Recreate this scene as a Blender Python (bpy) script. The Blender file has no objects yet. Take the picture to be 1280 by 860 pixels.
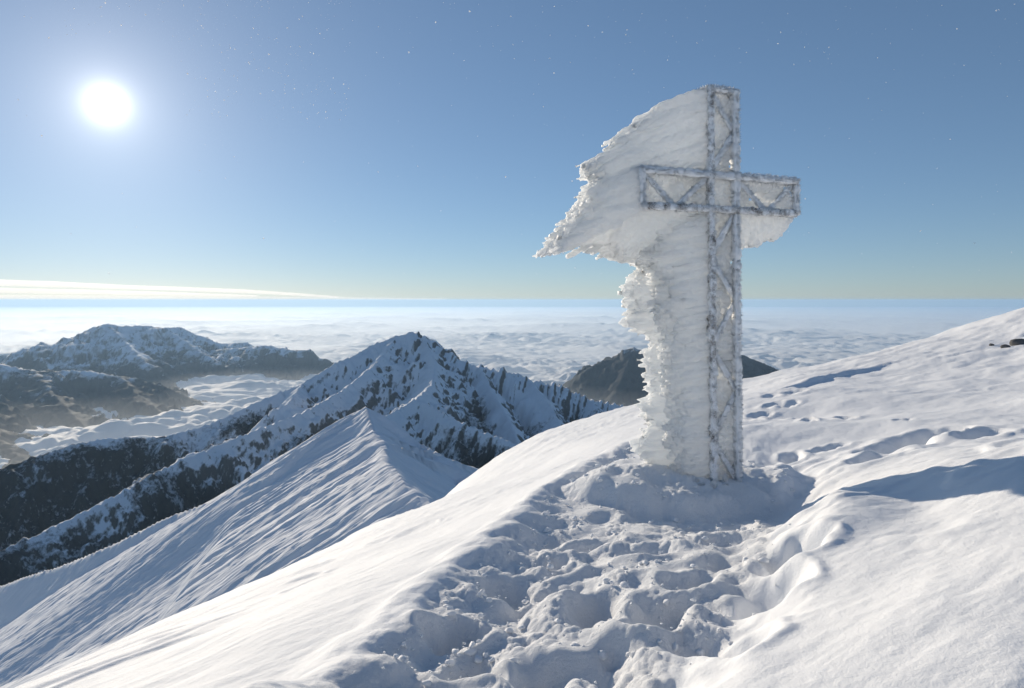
import bpy, math
import numpy as np
from mathutils import Vector, Matrix

scene = bpy.context.scene
COL = scene.collection
R = math.radians

# ------------------------------------------------------------------ camera, sky, sun, exposure
F = 853.0            # focal length in pixels of the 1280 px wide picture (24 mm on full frame)
CX, EYE = 640.0, 375.0
cam_d = bpy.data.cameras.new("camera")
cam = bpy.data.objects.new("camera", cam_d); COL.objects.link(cam)
cam.location = (0, 0, 0); cam.rotation_euler = (R(90), 0, 0)
cam_d.sensor_width = 36.0; cam_d.lens = 36.0 * F / 1280.0
cam_d.shift_y = -(430.0 - EYE) / 1280.0
cam_d.clip_start = 0.05; cam_d.clip_end = 400000.0
scene.camera = cam

SUN_AZ, SUN_EL = R(-30.7), R(13.87)      # azimuth from +Y towards +X
SUNV = Vector((math.sin(SUN_AZ) * math.cos(SUN_EL), math.cos(SUN_AZ) * math.cos(SUN_EL), math.sin(SUN_EL)))
world = bpy.data.worlds.new("World"); scene.world = world; world.use_nodes = True
nt = world.node_tree; nt.nodes.clear()
N = nt.nodes.new
sky = N('ShaderNodeTexSky'); sky.sky_type = 'NISHITA'; sky.sun_disc = False
sky.sun_elevation = SUN_EL; sky.sun_rotation = SUN_AZ
sky.altitude = 2400; sky.air_density = 1.0; sky.dust_density = 0.35; sky.ozone_density = 5.0
bg = N('ShaderNodeBackground'); bg.inputs['Strength'].default_value = 0.102
sg = N('ShaderNodeGamma'); sg.inputs['Gamma'].default_value = 0.67
nt.links.new(sky.outputs[0], sg.inputs['Color']); nt.links.new(sg.outputs[0], bg.inputs['Color'])
# the sun itself: a blown-out core and its aureole, added round the true sun direction
tc = N('ShaderNodeTexCoord')
dot = N('ShaderNodeVectorMath'); dot.operation = 'DOT_PRODUCT'; dot.inputs[1].default_value = SUNV
nt.links.new(tc.outputs['Generated'], dot.inputs[0])
def wm(op, a, b=None):
    n = N('ShaderNodeMath'); n.operation = op
    for i, v in enumerate((a, b)):
        if v is None: continue
        if isinstance(v, (int, float)): n.inputs[i].default_value = v
        else: nt.links.new(v, n.inputs[i])
    return n.outputs[0]
ang = wm('ARCCOSINE', wm('MINIMUM', dot.outputs['Value'], 0.9999999))
def lobe(width, amp, power):
    return wm('MULTIPLY', wm('EXPONENT', wm('MULTIPLY', wm('POWER', wm('DIVIDE', ang, R(width)), power), -1.0)), amp)
glow = wm('ADD', wm('ADD', lobe(0.5, 3.0, 1.0), lobe(2.4, 0.30, 1.0)), lobe(9.0, 0.12, 1.0))
bg2 = N('ShaderNodeBackground'); bg2.inputs['Color'].default_value = (1.0, 0.965, 0.91, 1)
nt.links.new(glow, bg2.inputs['Strength'])
add = N('ShaderNodeAddShader'); out = N('ShaderNodeOutputWorld')
nt.links.new(bg.outputs[0], add.inputs[0]); nt.links.new(bg2.outputs[0], add.inputs[1])
nt.links.new(add.outputs[0], out.inputs['Surface'])

sun_d = bpy.data.lights.new("sun", 'SUN'); sun_d.energy = 2.8; sun_d.angle = R(0.55); sun_d.color = (1.0, 0.88, 0.71)
sun = bpy.data.objects.new("sun", sun_d); COL.objects.link(sun)
sun.rotation_euler = SUNV.to_track_quat('Z', 'Y').to_euler()

vs = scene.view_settings
vs.view_transform = 'Standard'; vs.look = 'None'; vs.gamma = 1.0; vs.use_curve_mapping = False
vs.exposure = 0.72
scene.render.engine = 'CYCLES'
cy = scene.cycles
cy.use_denoising = True; cy.max_bounces = 8; cy.diffuse_bounces = 5; cy.volume_bounces = 1
cy.glossy_bounces = 2; cy.transmission_bounces = 5; cy.transparent_max_bounces = 8
cy.use_adaptive_sampling = True; cy.adaptive_threshold = 0.02
cy.sample_clamp_indirect = 6.0

# ------------------------------------------------------------------ numpy tools
def rng(s): return np.random.default_rng(s)
_P = {}
def _tab(seed):
    if seed not in _P:
        g = rng(1000 + seed); p = g.permutation(256).astype(np.int32)
        a = g.random(256) * 2 * np.pi
        _P[seed] = (np.concatenate([p, p, p]), np.cos(a).astype(np.float32), np.sin(a).astype(np.float32), g.random((256, 2)).astype(np.float32))
    return _P[seed]
def perlin(x, y, seed=0):
    p, gx, gy, _ = _tab(seed)
    xf = np.floor(x); yf = np.floor(y)
    xi = xf.astype(np.int64) & 255; yi = yf.astype(np.int64) & 255
    fx = (x - xf).astype(np.float32); fy = (y - yf).astype(np.float32)
    u = fx * fx * fx * (fx * (fx * 6 - 15) + 10); v = fy * fy * fy * (fy * (fy * 6 - 15) + 10)
    def g(i, j, dx, dy):
        h = p[p[(xi + i) & 255] + ((yi + j) & 255)]
        return gx[h] * dx + gy[h] * dy
    n00 = g(0, 0, fx, fy); n10 = g(1, 0, fx - 1, fy); n01 = g(0, 1, fx, fy - 1); n11 = g(1, 1, fx - 1, fy - 1)
    a = n00 + u * (n10 - n00); b = n01 + u * (n11 - n01)
    return (a + v * (b - a)) * 1.5
def fbm(x, y, oct=4, seed=0, gain=0.5, lac=2.03):
    s = 0; a = 1.0
    for o in range(oct):
        s = s + a * perlin(x, y, seed + o); x = x * lac + 13.7; y = y * lac - 7.3; a *= gain
    return s
def billow(x, y, oct=4, seed=0, gain=0.5, lac=2.03):     # rounded lumps with creases between
    s = 0; a = 1.0; t = 0
    for o in range(oct):
        s = s + a * np.abs(perlin(x, y, seed + o)); t += a; x = x * lac + 5.1; y = y * lac + 9.2; a *= gain
    return s / t
def ridged(x, y, oct=4, seed=0, gain=0.5, lac=2.03):
    return 1 - billow(x, y, oct, seed, gain, lac) * 1.6
def worley(x, y, seed=0):                                # distance to the nearest feature point
    p, _, _, off = _tab(seed)
    xf = np.floor(x); yf = np.floor(y); best = np.full(x.shape, 9.0, np.float32)
    for i in (-1, 0, 1):
        for j in (-1, 0, 1):
            cx = xf + i; cy_ = yf + j
            h = p[p[cx.astype(np.int64) & 255] + (cy_.astype(np.int64) & 255)]
            d = (cx + off[h, 0] - x) ** 2 + (cy_ + off[h, 1] - y) ** 2
            best = np.minimum(best, d.astype(np.float32))
    return np.sqrt(best)
def sstep(a, b, x):
    t = np.clip((x - a) / (b - a), 0, 1); return t * t * (3 - 2 * t)
def pt(px, py, d):                                        # a place seen at that pixel, d metres ahead
    return ((px - CX) / F * d, d, -(py - EYE) / F * d)
def polyline(X, Y, pts, extra=None):
    """nearest distance, arc length, height and side (+ right of travel) for points X, Y"""
    best = np.full(X.shape, 1e18); S = np.zeros(X.shape); H = np.zeros(X.shape); side = np.ones(X.shape); s0 = 0.0
    for k in range(len(pts) - 1):
        a, b = pts[k], pts[k + 1]
        dx, dy = b[0] - a[0], b[1] - a[1]; L2 = dx * dx + dy * dy; L = math.sqrt(L2)
        t = np.clip(((X - a[0]) * dx + (Y - a[1]) * dy) / L2, 0, 1)
        ex = X - (a[0] + t * dx); ey = Y - (a[1] + t * dy)
        d = ex * ex + ey * ey; m = d < best
        best = np.where(m, d, best); S = np.where(m, s0 + t * L, S)
        side = np.where(m, np.sign(dx * -(Y - a[1]) + dy * (X - a[0])), side)
        if len(a) > 2: H = np.where(m, a[2] + t * (b[2] - a[2]), H)
        s0 += L
    return np.sqrt(best), S, H, side

def add_mesh(name, verts, quads=None, tris=None, mat=None, parent=None, kind=None, smooth=True, attrs=None):
    me = bpy.data.meshes.new(name)
    verts = np.asarray(verts, np.float32).reshape(-1, 3)
    faces = []
    nq = 0 if quads is None else len(quads); nt_ = 0 if tris is None else len(tris)
    me.vertices.add(len(verts)); me.vertices.foreach_set('co', verts.ravel())
    loops = []
    if nq: loops.append(np.asarray(quads, np.int32).ravel())
    if nt_: loops.append(np.asarray(tris, np.int32).ravel())
    loops = np.concatenate(loops)
    me.loops.add(len(loops)); me.loops.foreach_set('vertex_index', loops)
    starts = np.concatenate([np.arange(nq, dtype=np.int32) * 4, nq * 4 + np.arange(nt_, dtype=np.int32) * 3])
    me.polygons.add(nq + nt_); me.polygons.foreach_set('loop_start', starts)
    me.update(calc_edges=True); me.validate()
    if smooth: me.polygons.foreach_set('use_smooth', np.ones(len(me.polygons), bool))
    for k, v in (attrs or {}).items():
        at = me.attributes.new(k, 'FLOAT', 'POINT'); at.data.foreach_set('value', np.asarray(v, np.float32).ravel())
    if mat: me.materials.append(mat)
    o = bpy.data.objects.new(name, me); COL.objects.link(o)
    if parent: o.parent = parent
    if kind: o['kind'] = kind
    return o
def grid_quads(nr, nc, wrap=False):
    i = np.arange(nr - 1)[:, None]; j = np.arange(nc if wrap else nc - 1)[None, :]; j2 = (j + 1) % nc
    return np.stack([i * nc + j, i * nc + j2, (i + 1) * nc + j2, (i + 1) * nc + j], -1).reshape(-1, 4)
def polar(th, r):
    T, Rr = np.meshgrid(th, r); return Rr * np.sin(T), Rr * np.cos(T)

# ------------------------------------------------------------------ materials
def mat_new(name):
    m = bpy.data.materials.new(name); m.use_nodes = True; t = m.node_tree
    return m, t, t.nodes['Principled BSDF'], (lambda ty: t.nodes.new(ty)), t.links.new
def noise_node(t, scale, detail=6, rough=0.55, vec=None):
    n = t.nodes.new('ShaderNodeTexNoise'); n.inputs['Scale'].default_value = scale
    n.inputs['Detail'].default_value = detail; n.inputs['Roughness'].default_value = rough
    if vec: t.links.new(vec, n.inputs['Vector'])
    return n
def snow_material(name, grain, bump_d, base=(0.90, 0.905, 0.915), sss=0.25):
    m, t, b, nn, ln = mat_new(name)
    tcn = nn('ShaderNodeTexCoord'); v = tcn.outputs['Object']
    n1 = noise_node(t, grain, 8, 0.65, v); n2 = noise_node(t, grain * 0.08, 5, 0.55, v)
    mx = nn('ShaderNodeMath'); mx.operation = 'MULTIPLY_ADD'; mx.inputs[1].default_value = 3.0
    ln(n2.outputs[0], mx.inputs[0]); ln(n1.outputs[0], mx.inputs[2])
    bp = nn('ShaderNodeBump'); bp.inputs['Strength'].default_value = 0.55; bp.inputs['Distance'].default_value = bump_d
    ln(mx.outputs[0], bp.inputs['Height']); ln(bp.outputs[0], b.inputs['Normal'])
    cr = nn('ShaderNodeMixRGB'); cr.inputs[1].default_value = (*[c * 0.95 for c in base], 1); cr.inputs[2].default_value = (*base, 1)
    ln(n2.outputs[0], cr.inputs[0]); ln(cr.outputs[0], b.inputs['Base Color'])
    ra = nn('ShaderNodeAttribute'); ra.attribute_name = 'trodden'; n3 = noise_node(t, 16.0, 10, 0.72, v)
    rs = nn('ShaderNodeMath'); rs.operation = 'MULTIPLY'; rs.inputs[1].default_value = 0.75; ln(ra.outputs['Fac'], rs.inputs[0])
    b2 = nn('ShaderNodeBump'); b2.inputs['Distance'].default_value = 0.035; ln(rs.outputs[0], b2.inputs['Strength']); ln(n3.outputs[0], b2.inputs['Height'])
    ln(bp.outputs[0], b2.inputs['Normal']); ln(b2.outputs[0], b.inputs['Normal'])
    b.inputs['Roughness'].default_value = 0.7; b.inputs['Specular IOR Level'].default_value = 0.08
    b.inputs['Subsurface Weight'].default_value = sss; b.inputs['Subsurface Radius'].default_value = (1.0, 1.0, 1.0); b.inputs['Subsurface Scale'].default_value = 0.035
    return m
M_SNOW = snow_material("snow", 70.0, 0.008)
M_RIDGE = snow_material("ridge_snow", 1.2, 0.25)

def mountain_material(name, scale, speckle=1.2, relief=0.35, stretch=1.0):
    """snow where the mesh says it lies (attribute snow), rock or bare winter forest elsewhere"""
    m, t, b, nn, ln = mat_new(name)
    tcn = nn('ShaderNodeTexCoord'); v = tcn.outputs['Object']
    sn = nn('ShaderNodeAttribute'); sn.attribute_name = 'snow'
    fo = nn('ShaderNodeAttribute'); fo.attribute_name = 'forest'
    mp = nn('ShaderNodeMapping'); mp.inputs['Scale'].default_value = (1, 1, stretch); ln(v, mp.inputs['Vector']); v = mp.outputs[0]
    n1 = noise_node(t, scale, 9, 0.68, v); n2 = noise_node(t, scale * 4.0, 6, 0.6, v)
    ma = nn('ShaderNodeMath'); ma.operation = 'MULTIPLY_ADD'; ma.inputs[1].default_value = speckle
    s5 = nn('ShaderNodeMath'); s5.operation = 'SUBTRACT'; s5.inputs[1].default_value = 0.5
    ln(n1.outputs[0], s5.inputs[0]); ln(s5.outputs[0], ma.inputs[0]); ln(sn.outputs['Fac'], ma.inputs[2])
    rp = nn('ShaderNodeValToRGB'); rp.color_ramp.elements[0].position = 0.34; rp.color_ramp.elements[1].position = 0.66
    ln(ma.outputs[0], rp.inputs[0])
    rock = nn('ShaderNodeMixRGB'); rock.inputs[1].default_value = (0.10, 0.095, 0.09, 1); rock.inputs[2].default_value = (0.22, 0.21, 0.195, 1)
    ln(n2.outputs[0], rock.inputs[0])
    wood = nn('ShaderNodeMixRGB'); wood.inputs[1].default_value = (0.018, 0.023, 0.028, 1); wood.inputs[2].default_value = (0.045, 0.050, 0.054, 1)
    ln(n2.outputs[0], wood.inputs[0])
    rw = nn('ShaderNodeMixRGB'); ln(fo.outputs['Fac'], rw.inputs[0]); ln(rock.outputs[0], rw.inputs[1]); ln(wood.outputs[0], rw.inputs[2])
    mix = nn('ShaderNodeMixRGB'); ln(rp.outputs[0], mix.inputs[0]); ln(rw.outputs[0], mix.inputs[1]); mix.inputs[2].default_value = (0.85, 0.865, 0.89, 1)
    ln(mix.outputs[0], b.inputs['Base Color'])
    bp = nn('ShaderNodeBump'); bp.inputs['Strength'].default_value = 0.6; bp.inputs['Distance'].default_value = relief / scale
    ln(n1.outputs[0], bp.inputs['Height']); ln(bp.outputs[0], b.inputs['Normal'])
    b.inputs['Roughness'].default_value = 0.85; b.inputs['Specular IOR Level'].default_value = 0.1
    return m
M_PEAK = mountain_material("rock_and_snow", 0.06, 1.2, 0.35, 0.4)
M_FAR = mountain_material("far_rock_and_snow", 0.012, 0.8)

def cloud_material(name, scale, through=0.25, forward=0.45):
    m, t, b, nn, ln = mat_new(name)
    t.nodes.remove(b); o = t.nodes['Material Output']
    tcn = nn('ShaderNodeTexCoord'); n1 = noise_node(t, scale, 8, 0.6, tcn.outputs['Object'])
    bp = nn('ShaderNodeBump'); bp.inputs['Strength'].default_value = 0.5; bp.inputs['Distance'].default_value = 0.25 / scale
    ln(n1.outputs[0], bp.inputs['Height'])
    d = nn('ShaderNodeBsdfDiffuse'); d.inputs['Color'].default_value = (0.96, 0.95, 0.93, 1); ln(bp.outputs[0], d.inputs['Normal'])
    tr = nn('ShaderNodeBsdfTranslucent'); tr.inputs['Color'].default_value = (0.95, 0.95, 0.95, 1)
    gl = nn('ShaderNodeBsdfGlossy'); gl.inputs['Color'].default_value = (0.97, 0.95, 0.92, 1); gl.inputs['Roughness'].default_value = 0.85
    mx = nn('ShaderNodeMixShader'); mx.inputs[0].default_value = through          # droplets pass light on and throw it forward
    m2 = nn('ShaderNodeMixShader'); m2.inputs[0].default_value = forward
    ln(d.outputs[0], mx.inputs[1]); ln(tr.outputs[0], mx.inputs[2]); ln(mx.outputs[0], m2.inputs[1]); ln(gl.outputs[0], m2.inputs[2]); ln(m2.outputs[0], o.inputs['Surface'])
    return m
M_CLOUD = cloud_material("cloud", 0.0035)
M_BANK, _t, _b, _nn, _ln = mat_new("far_cloud"); _t.nodes.remove(_b)
_pv = _nn('ShaderNodeVolumePrincipled'); _pv.inputs['Color'].default_value = (0.86, 0.86, 0.89, 1); _pv.inputs['Density'].default_value = 7.5e-5; _pv.inputs['Anisotropy'].default_value = 0.45
_ln(_pv.outputs[0], _t.nodes['Material Output'].inputs['Volume'])

def rime_material():
    m, t, b, nn, ln = mat_new("rime_ice")
    tcn = nn('ShaderNodeTexCoord'); v = tcn.outputs['Object']
    mp = nn('ShaderNodeMapping'); mp.inputs['Scale'].default_value = (0.35, 0.6, 1.6); ln(v, mp.inputs['Vector'])
    n1 = noise_node(t, 22.0, 7, 0.62, mp.outputs[0]); n2 = noise_node(t, 90.0, 4, 0.6, v)
    ad = nn('ShaderNodeMath'); ad.operation = 'MULTIPLY_ADD'; ad.inputs[1].default_value = 0.35; ln(n2.outputs[0], ad.inputs[0]); ln(n1.outputs[0], ad.inputs[2])
    bp = nn('ShaderNodeBump'); bp.inputs['Strength'].default_value = 0.7; bp.inputs['Distance'].default_value = 0.02
    ln(ad.outputs[0], bp.inputs['Height']); ln(bp.outputs[0], b.inputs['Normal'])
    b.inputs['Base Color'].default_value = (0.95, 0.96, 0.965, 1); b.inputs['Roughness'].default_value = 0.5
    b.inputs['Specular IOR Level'].default_value = 0.3
    tr = nn('ShaderNodeBsdfTranslucent'); tr.inputs['Color'].default_value = (0.92, 0.94, 0.95, 1); ln(bp.outputs[0], tr.inputs['Normal'])
    b.inputs['Subsurface Weight'].default_value = 0.8; b.inputs['Subsurface Radius'].default_value = (1.0, 1.05, 1.1); b.inputs['Subsurface Scale'].default_value = 0.3
    mx = nn('ShaderNodeMixShader'); mx.inputs[0].default_value = 0.42
    ln(b.outputs[0], mx.inputs[1]); ln(tr.outputs[0], mx.inputs[2]); ln(mx.outputs[0], t.nodes['Material Output'].inputs['Surface'])
    return m
M_RIME = rime_material()
def frosted_metal(name="frosted_steel", lo=0.24, hi=0.42):
    m, t, b, nn, ln = mat_new(name)
    tcn = nn('ShaderNodeTexCoord'); v = tcn.outputs['Object']
    n1 = noise_node(t, 9.0, 8, 0.7, v); n2 = noise_node(t, 60.0, 4, 0.6, v)
    rp = nn('ShaderNodeValToRGB'); rp.color_ramp.elements[0].position = lo; rp.color_ramp.elements[1].position = hi
    rp.color_ramp.elements[0].color = (0.16, 0.145, 0.13, 1); rp.color_ramp.elements[1].color = (0.95, 0.955, 0.96, 1)
    ln(n1.outputs[0], rp.inputs[0]); ln(rp.outputs[0], b.inputs['Base Color'])
    bp = nn('ShaderNodeBump'); bp.inputs['Strength'].default_value = 0.8; bp.inputs['Distance'].default_value = 0.008
    ln(n2.outputs[0], bp.inputs['Height']); ln(bp.outputs[0], b.inputs['Normal'])
    b.inputs['Roughness'].default_value = 0.7
    b.inputs['Subsurface Weight'].default_value = 0.6; b.inputs['Subsurface Radius'].default_value = (1.0, 1.0, 1.0); b.inputs['Subsurface Scale'].default_value = 0.06
    return m
M_STEEL = frosted_metal()
M_BARE = frosted_metal("weathered_steel", 0.36, 0.58)
def rock_material():
    m, t, b, nn, ln = mat_new("dark_rock")
    tcn = nn('ShaderNodeTexCoord'); n1 = noise_node(t, 6.0, 7, 0.65, tcn.outputs['Object'])
    rp = nn('ShaderNodeValToRGB'); rp.color_ramp.elements[0].color = (0.05, 0.05, 0.05, 1); rp.color_ramp.elements[1].color = (0.2, 0.19, 0.18, 1)
    ln(n1.outputs[0], rp.inputs[0]); ln(rp.outputs[0], b.inputs['Base Color']); b.inputs['Roughness'].default_value = 0.85
    return m
M_ROCK = rock_material()

# ------------------------------------------------------------------ the snow the cross stands on
CROSS = (2.14, 7.20)
LIP = [(-2.2, -1.5), (-1.15, 1.2), (-0.85, 2.43), (-0.52, 4.0), (-0.13, 5.5), (0.53, 7.5), (1.34, 9.5), (2.45, 11.8), (4.5, 15.0), (9.0, 21.0)]
BANK = [(0.1, -1.5), (0.45, 1.5), (0.60, 2.5), (0.92, 3.0), (1.62, 4.0), (2.12, 5.0), (2.60, 6.2), (3.1, 7.6), (3.6, 9.5), (4.6, 13.0), (7.0, 20.0)]
CREASE = [pt(905, 485, 18)[:2], pt(945, 478, 19)[:2], pt(1010, 467, 21)[:2], pt(1060, 458, 23.5)[:2], pt(1115, 450, 26)[:2], pt(1180, 445, 30)[:2]]
# px, py, distance, half length, half width, turn, depth, rim
HOLES = [
 (1160, 527, 8.5, .50, .34, 20, .36, .03), (1118, 545, 8.0, .44, .30, 20, .26, .03), (1225, 541, 7.9, .30, .20, 10, .18, .03), (1095, 574, 7.4, .42, .22, 35, .15, .02),
 (960, 582, 8.0, .20, .18, 0, .16, .02), (990, 570, 8.5, .28, .13, 60, .12, .02), (1035, 560, 8.8, .34, .12, 30, .09, .02), (1130, 512, 10.2, .14, .07, 10, .08, .01),
 (1000, 512, 12.0, .22, .14, 40, .13, .02), (1022, 520, 11.6, .24, .14, 20, .15, .03), (1046, 522, 11.4, .30, .16, 10, .16, .03), (1010, 523, 11.2, .20, .12, 60, .12, .02), (975, 515, 12.2, .20, .12, 20, .10, .02),
 (950, 506, 13.6, .28, .18, 30, .17, .03), (968, 498, 14.6, .28, .16, 20, .17, .03), (985, 500, 14.4, .30, .16, 40, .17, .03), (992, 487, 16.6, .30, .18, 20, .18, .03), (965, 489, 16.4, .26, .16, 20, .14, .03), (1008, 478, 18.2, .26, .16, 20, .14, .03), (940, 515, 12.4, .24, .15, 20, .12, .03), (975, 480, 18.4, .3, .18, 20, .14, .03),
 (992, 692, 4.25, .27, .17, 55, .24, .03), (1003, 648, 5.3, .22, .17, 40, .13, .02), (960, 742, 3.72, .27, .17, 60, .19, .02), (925, 815, 3.0, .18, .13, 60, .12, .02),
 (632, 738, 4.35, .19, .15, 60, .22, .05), (742, 757, 3.95, .20, .15, 50, .21, .05), (738, 672, 5.35, .26, .15, 30, .13, .04), (690, 690, 4.95, .16, .12, 40, .14, .04), (800, 680, 5.0, .22, .13, 20, .12, .04), (700, 705, 4.7, .12, .10, 10, .12, .04),
 (570, 800, 3.6, .17, .14, 60, .20, .05), (590, 840, 3.15, .14, .12, 50, .14, .05), (820, 770, 3.6, .22, .13, 50, .17, .05), (860, 720, 4.2, .2, .13, 30, .14, .04), (765, 820, 3.2, .20, .15, 40, .07, .0), (690, 830, 3.1, .20, .15, 30, .07, .0), (900, 660, 5.2, .25, .14, 10, .10, .03),
 (905, 640, 5.9, .3, .14, 20, .08, .02), (860, 628, 6.1, .12, .09, 20, .06, .01),
]
def jit(X, Y):
    return X + 0.10 * perlin(X * 1.7, Y * 1.7, 61) + 0.05 * perlin(X * 5.1, Y * 5.1, 62), Y + 0.10 * perlin(X * 1.7 + 9, Y * 1.7, 63) + 0.05 * perlin(X * 5.1 + 4, Y * 5.1, 64)
def lay(X, Y):
    Xj, Yj = jit(X, Y)
    d, s, _, sd = polyline(Xj, Yj, LIP); dL = d * sd
    d2, s2, _, sd2 = polyline(Xj, Yj, BANK); dR = d2 * sd2
    return dL, s, dR, s2
def steps(X, Y, L):
    """the trench's wall, the edge of the right bank, the mound round the foot of the cross, the far crease"""
    dL, s, dR, s2 = L
    dep = 0.19 * sstep(1, 3, s) * (1 - 0.35 * sstep(8, 12, s)) * (1 - sstep(13.5, 18, s))
    z = -dep * sstep(-0.02, 0.30, dL)
    z = z + 0.05 * np.exp(-((dL + 0.12) / 0.14) ** 2) * sstep(1, 3, s) * (1 - sstep(12, 16, s))
    z = z + 0.15 * sstep(-0.20, 0.28, dR) * (1 - sstep(8.0, 11.0, s2))
    Xj, Yj = jit(X, Y)
    q = np.sqrt(((Xj - 1.85) / 1.28) ** 2 + ((Yj - 7.25 - 0.1 * (Xj - 1.85)) / 0.82) ** 2)
    z = z + 0.24 * (1 - sstep(0.82, 1.04, q)) + 0.10 * (1 - sstep(0.1, 0.9, q))
    d3, s3, _, sd3 = polyline(X + 0.3 * perlin(X * .4, Y * .4, 66), Y, CREASE)
    z = z - 0.15 * sstep(-0.05, 0.2, d3 * sd3) * sstep(0.2, 3, s3) * (1 - sstep(9, 14, s3)) * (1 - sstep(1.0, 5.0, d3))
    return z
def plane(X, Y): return -0.5 + 0.363 * X - 0.235 * Y
CTRL = []
for px in (-260, -60, 60):                                   # the smooth slope falling to the left
    for d in (1.5, 2.6, 4.2): CTRL.append((px, d, plane((px - CX) / F * d, d)))
for px, ds in ((200, (1.2, 2.2, 4, 7)), (330, (1.4, 2.4, 4, 7, 11)), (450, (5, 8, 14)), (530, (7, 12, 22)), (600, (9, 16, 28))):
    for d in ds: CTRL.append((px, d, plane((px - CX) / F * d, d)))
EDGE = [(-400, 1090, 5.0), (-150, 945, 6.0), (30, 857, 8), (160, 798, 10), (300, 735, 14), (440, 668, 22), (580, 601, 38), (640, 564, 46), (700, 541, 48), (770, 523, 48), (830, 505, 48), (930, 477, 42), (1010, 461, 40), (1100, 440, 40), (1190, 412, 42), (1280, 386, 44), (1450, 340, 46)]
for px, py, d in EDGE:
    CTRL.append((px, d, pt(px, py, d)[2]))
    CTRL.append((px, d * 1.5, pt(px, py + 60, d * 1.5)[2])); CTRL.append((px, d * 2.6, pt(px, py + 190, d * 2.6)[2]))
for px, py, d in [(380, 860, 2.75), (560, 860, 2.95), (700, 800, 3.4), (640, 720, 4.7), (740, 660, 6.0), (850, 680, 5.0), (900, 850, 2.6), (950, 760, 3.6), (770, 860, 2.7),
                  (830, 602, 7.0), (750, 625, 6.6), (915, 598, 7.2), (1010, 640, 6.4), (930, 562, 9.0), (960, 530, 11.5), (830, 562, 9.5), (830, 532, 12.5), (760, 563, 10), (720, 560, 17), (800, 528, 22), (880, 510, 22),
                  (1085, 607, 5.85), (1152, 589, 5.5), (1215, 578, 5.2), (1280, 569, 4.92), (1150, 640, 4.7), (1280, 700, 3.0), (1280, 860, 2.0), (1100, 700, 3.6), (1100, 860, 2.2), (1450, 760, 2.4), (1450, 600, 4.2),
                  (1000, 520, 13), (1150, 545, 8.2), (1280, 530, 9), (1280, 480, 15), (1280, 430, 26), (1150, 480, 17), (1100, 452, 27), (940, 490, 18), (1000, 470, 25), (1060, 500, 14), (1450, 480, 10), (1450, 420, 22), (1050, 590, 6.9), (1231, 566, 6.0), (1056, 614, 5.0)]:
    CTRL.append((px, d, pt(px, py, d)[2]))
for a_, r_, z_ in [(-80, 1, -1.75), (-110, 1, -1.7), (-150, 1, -1.55), (180, 1, -1.45), (140, 1, -1.3), (110, 1, -1.2), (80, 1, -1.2), (-30, 0.8, -1.62), (0, .8, -1.55), (40, .8, -1.35),
                   (-80, 5, -2.9), (-120, 5, -2.6), (-160, 5, -1.7), (160, 5, -1.2), (120, 5, -0.8), (80, 5, -0.7), (-80, 30, -14), (-120, 30, -11), (-160, 30, -6), (160, 30, -2), (120, 30, 0.0), (80, 30, 0.5),
                   (-80, 100, -60), (-120, 100, -50), (-160, 100, -35), (160, 100, -25), (120, 100, -20), (80, 100, -20)]:
    CTRL.append((None, R(a_), r_, z_))
cp = []
for c in CTRL:
    if c[0] is None: th, r_, z_ = c[1], c[2], c[3]
    else:
        x_ = (c[0] - CX) / F * c[1]; th = math.atan2(x_, c[1]); r_ = math.hypot(x_, c[1]); z_ = c[2]
    cp.append((th, r_, z_))
cp = np.array(cp)
cX, cY = cp[:, 1] * np.sin(cp[:, 0]), cp[:, 1] * np.cos(cp[:, 0])
cw = (cp[:, 2] - steps(cX, cY, lay(cX, cY))) / cp[:, 1]
def emb(th, r): return np.stack([np.cos(th) * 1.5, np.sin(th) * 1.5, np.log(r) * 0.75], -1)
def kern(a, b):
    return np.sqrt(((a[:, None, :] - b[None, :, :]) ** 2).sum(-1) + 1e-6) ** 1.0
cE = emb(cp[:, 0], cp[:, 1]); nC = len(cp)
A = np.zeros((nC + 4, nC + 4)); Kc = kern(cE, cE) ** 2
A[:nC, :nC] = kern(cE, cE) ** 1.6 + np.eye(nC) * -2e-3; A[:nC, nC] = 1; A[:nC, nC + 1:] = cE; A[nC:, :nC] = A[:nC, nC:].T
sol = np.linalg.solve(A, np.concatenate([cw, np.zeros(4)]))
def base_exact(X, Y):
    r = np.hypot(X, Y); th = np.arctan2(X, Y); sh = X.shape; E = emb(th.ravel(), r.ravel()); o_ = np.empty(len(E))
    for i in range(0, len(E), 60000):
        e = E[i:i + 60000]; o_[i:i + 60000] = kern(e, cE) ** 1.6 @ sol[:nC] + sol[nC] + e @ sol[nC + 1:]
    return o_.reshape(sh) * r
_TT = np.linspace(-np.pi, np.pi, 721); _LR = np.linspace(math.log(0.2), math.log(160), 260)
_BT = base_exact(*polar(_TT, np.exp(_LR))) / np.exp(_LR)[:, None]
def base_height(X, Y):
    r = np.hypot(X, Y); a = (np.arctan2(X, Y) + np.pi) / (2 * np.pi) * 720; b = (np.log(r) - _LR[0]) / (_LR[1] - _LR[0])
    i = np.clip(a.astype(int), 0, 719); j = np.clip(b.astype(int), 0, 258); fa = a - i; fb = b - j
    return r * ((_BT[j, i] * (1 - fa) + _BT[j, i + 1] * fa) * (1 - fb) + (_BT[j + 1, i] * (1 - fa) + _BT[j + 1, i + 1] * fa) * fb)
g = rng(5)
SMALL = []                                                    # boot holes and lumps trodden at random into the trench
for k in range(260):
    d = 2.3 + 5.0 * g.random() ** 1.2; t = g.random()
    SMALL.append((d, t, g.uniform(.06, .17), g.uniform(.5, 1), g.random() * 3.14, g.uniform(.04, .15) ))
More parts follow.
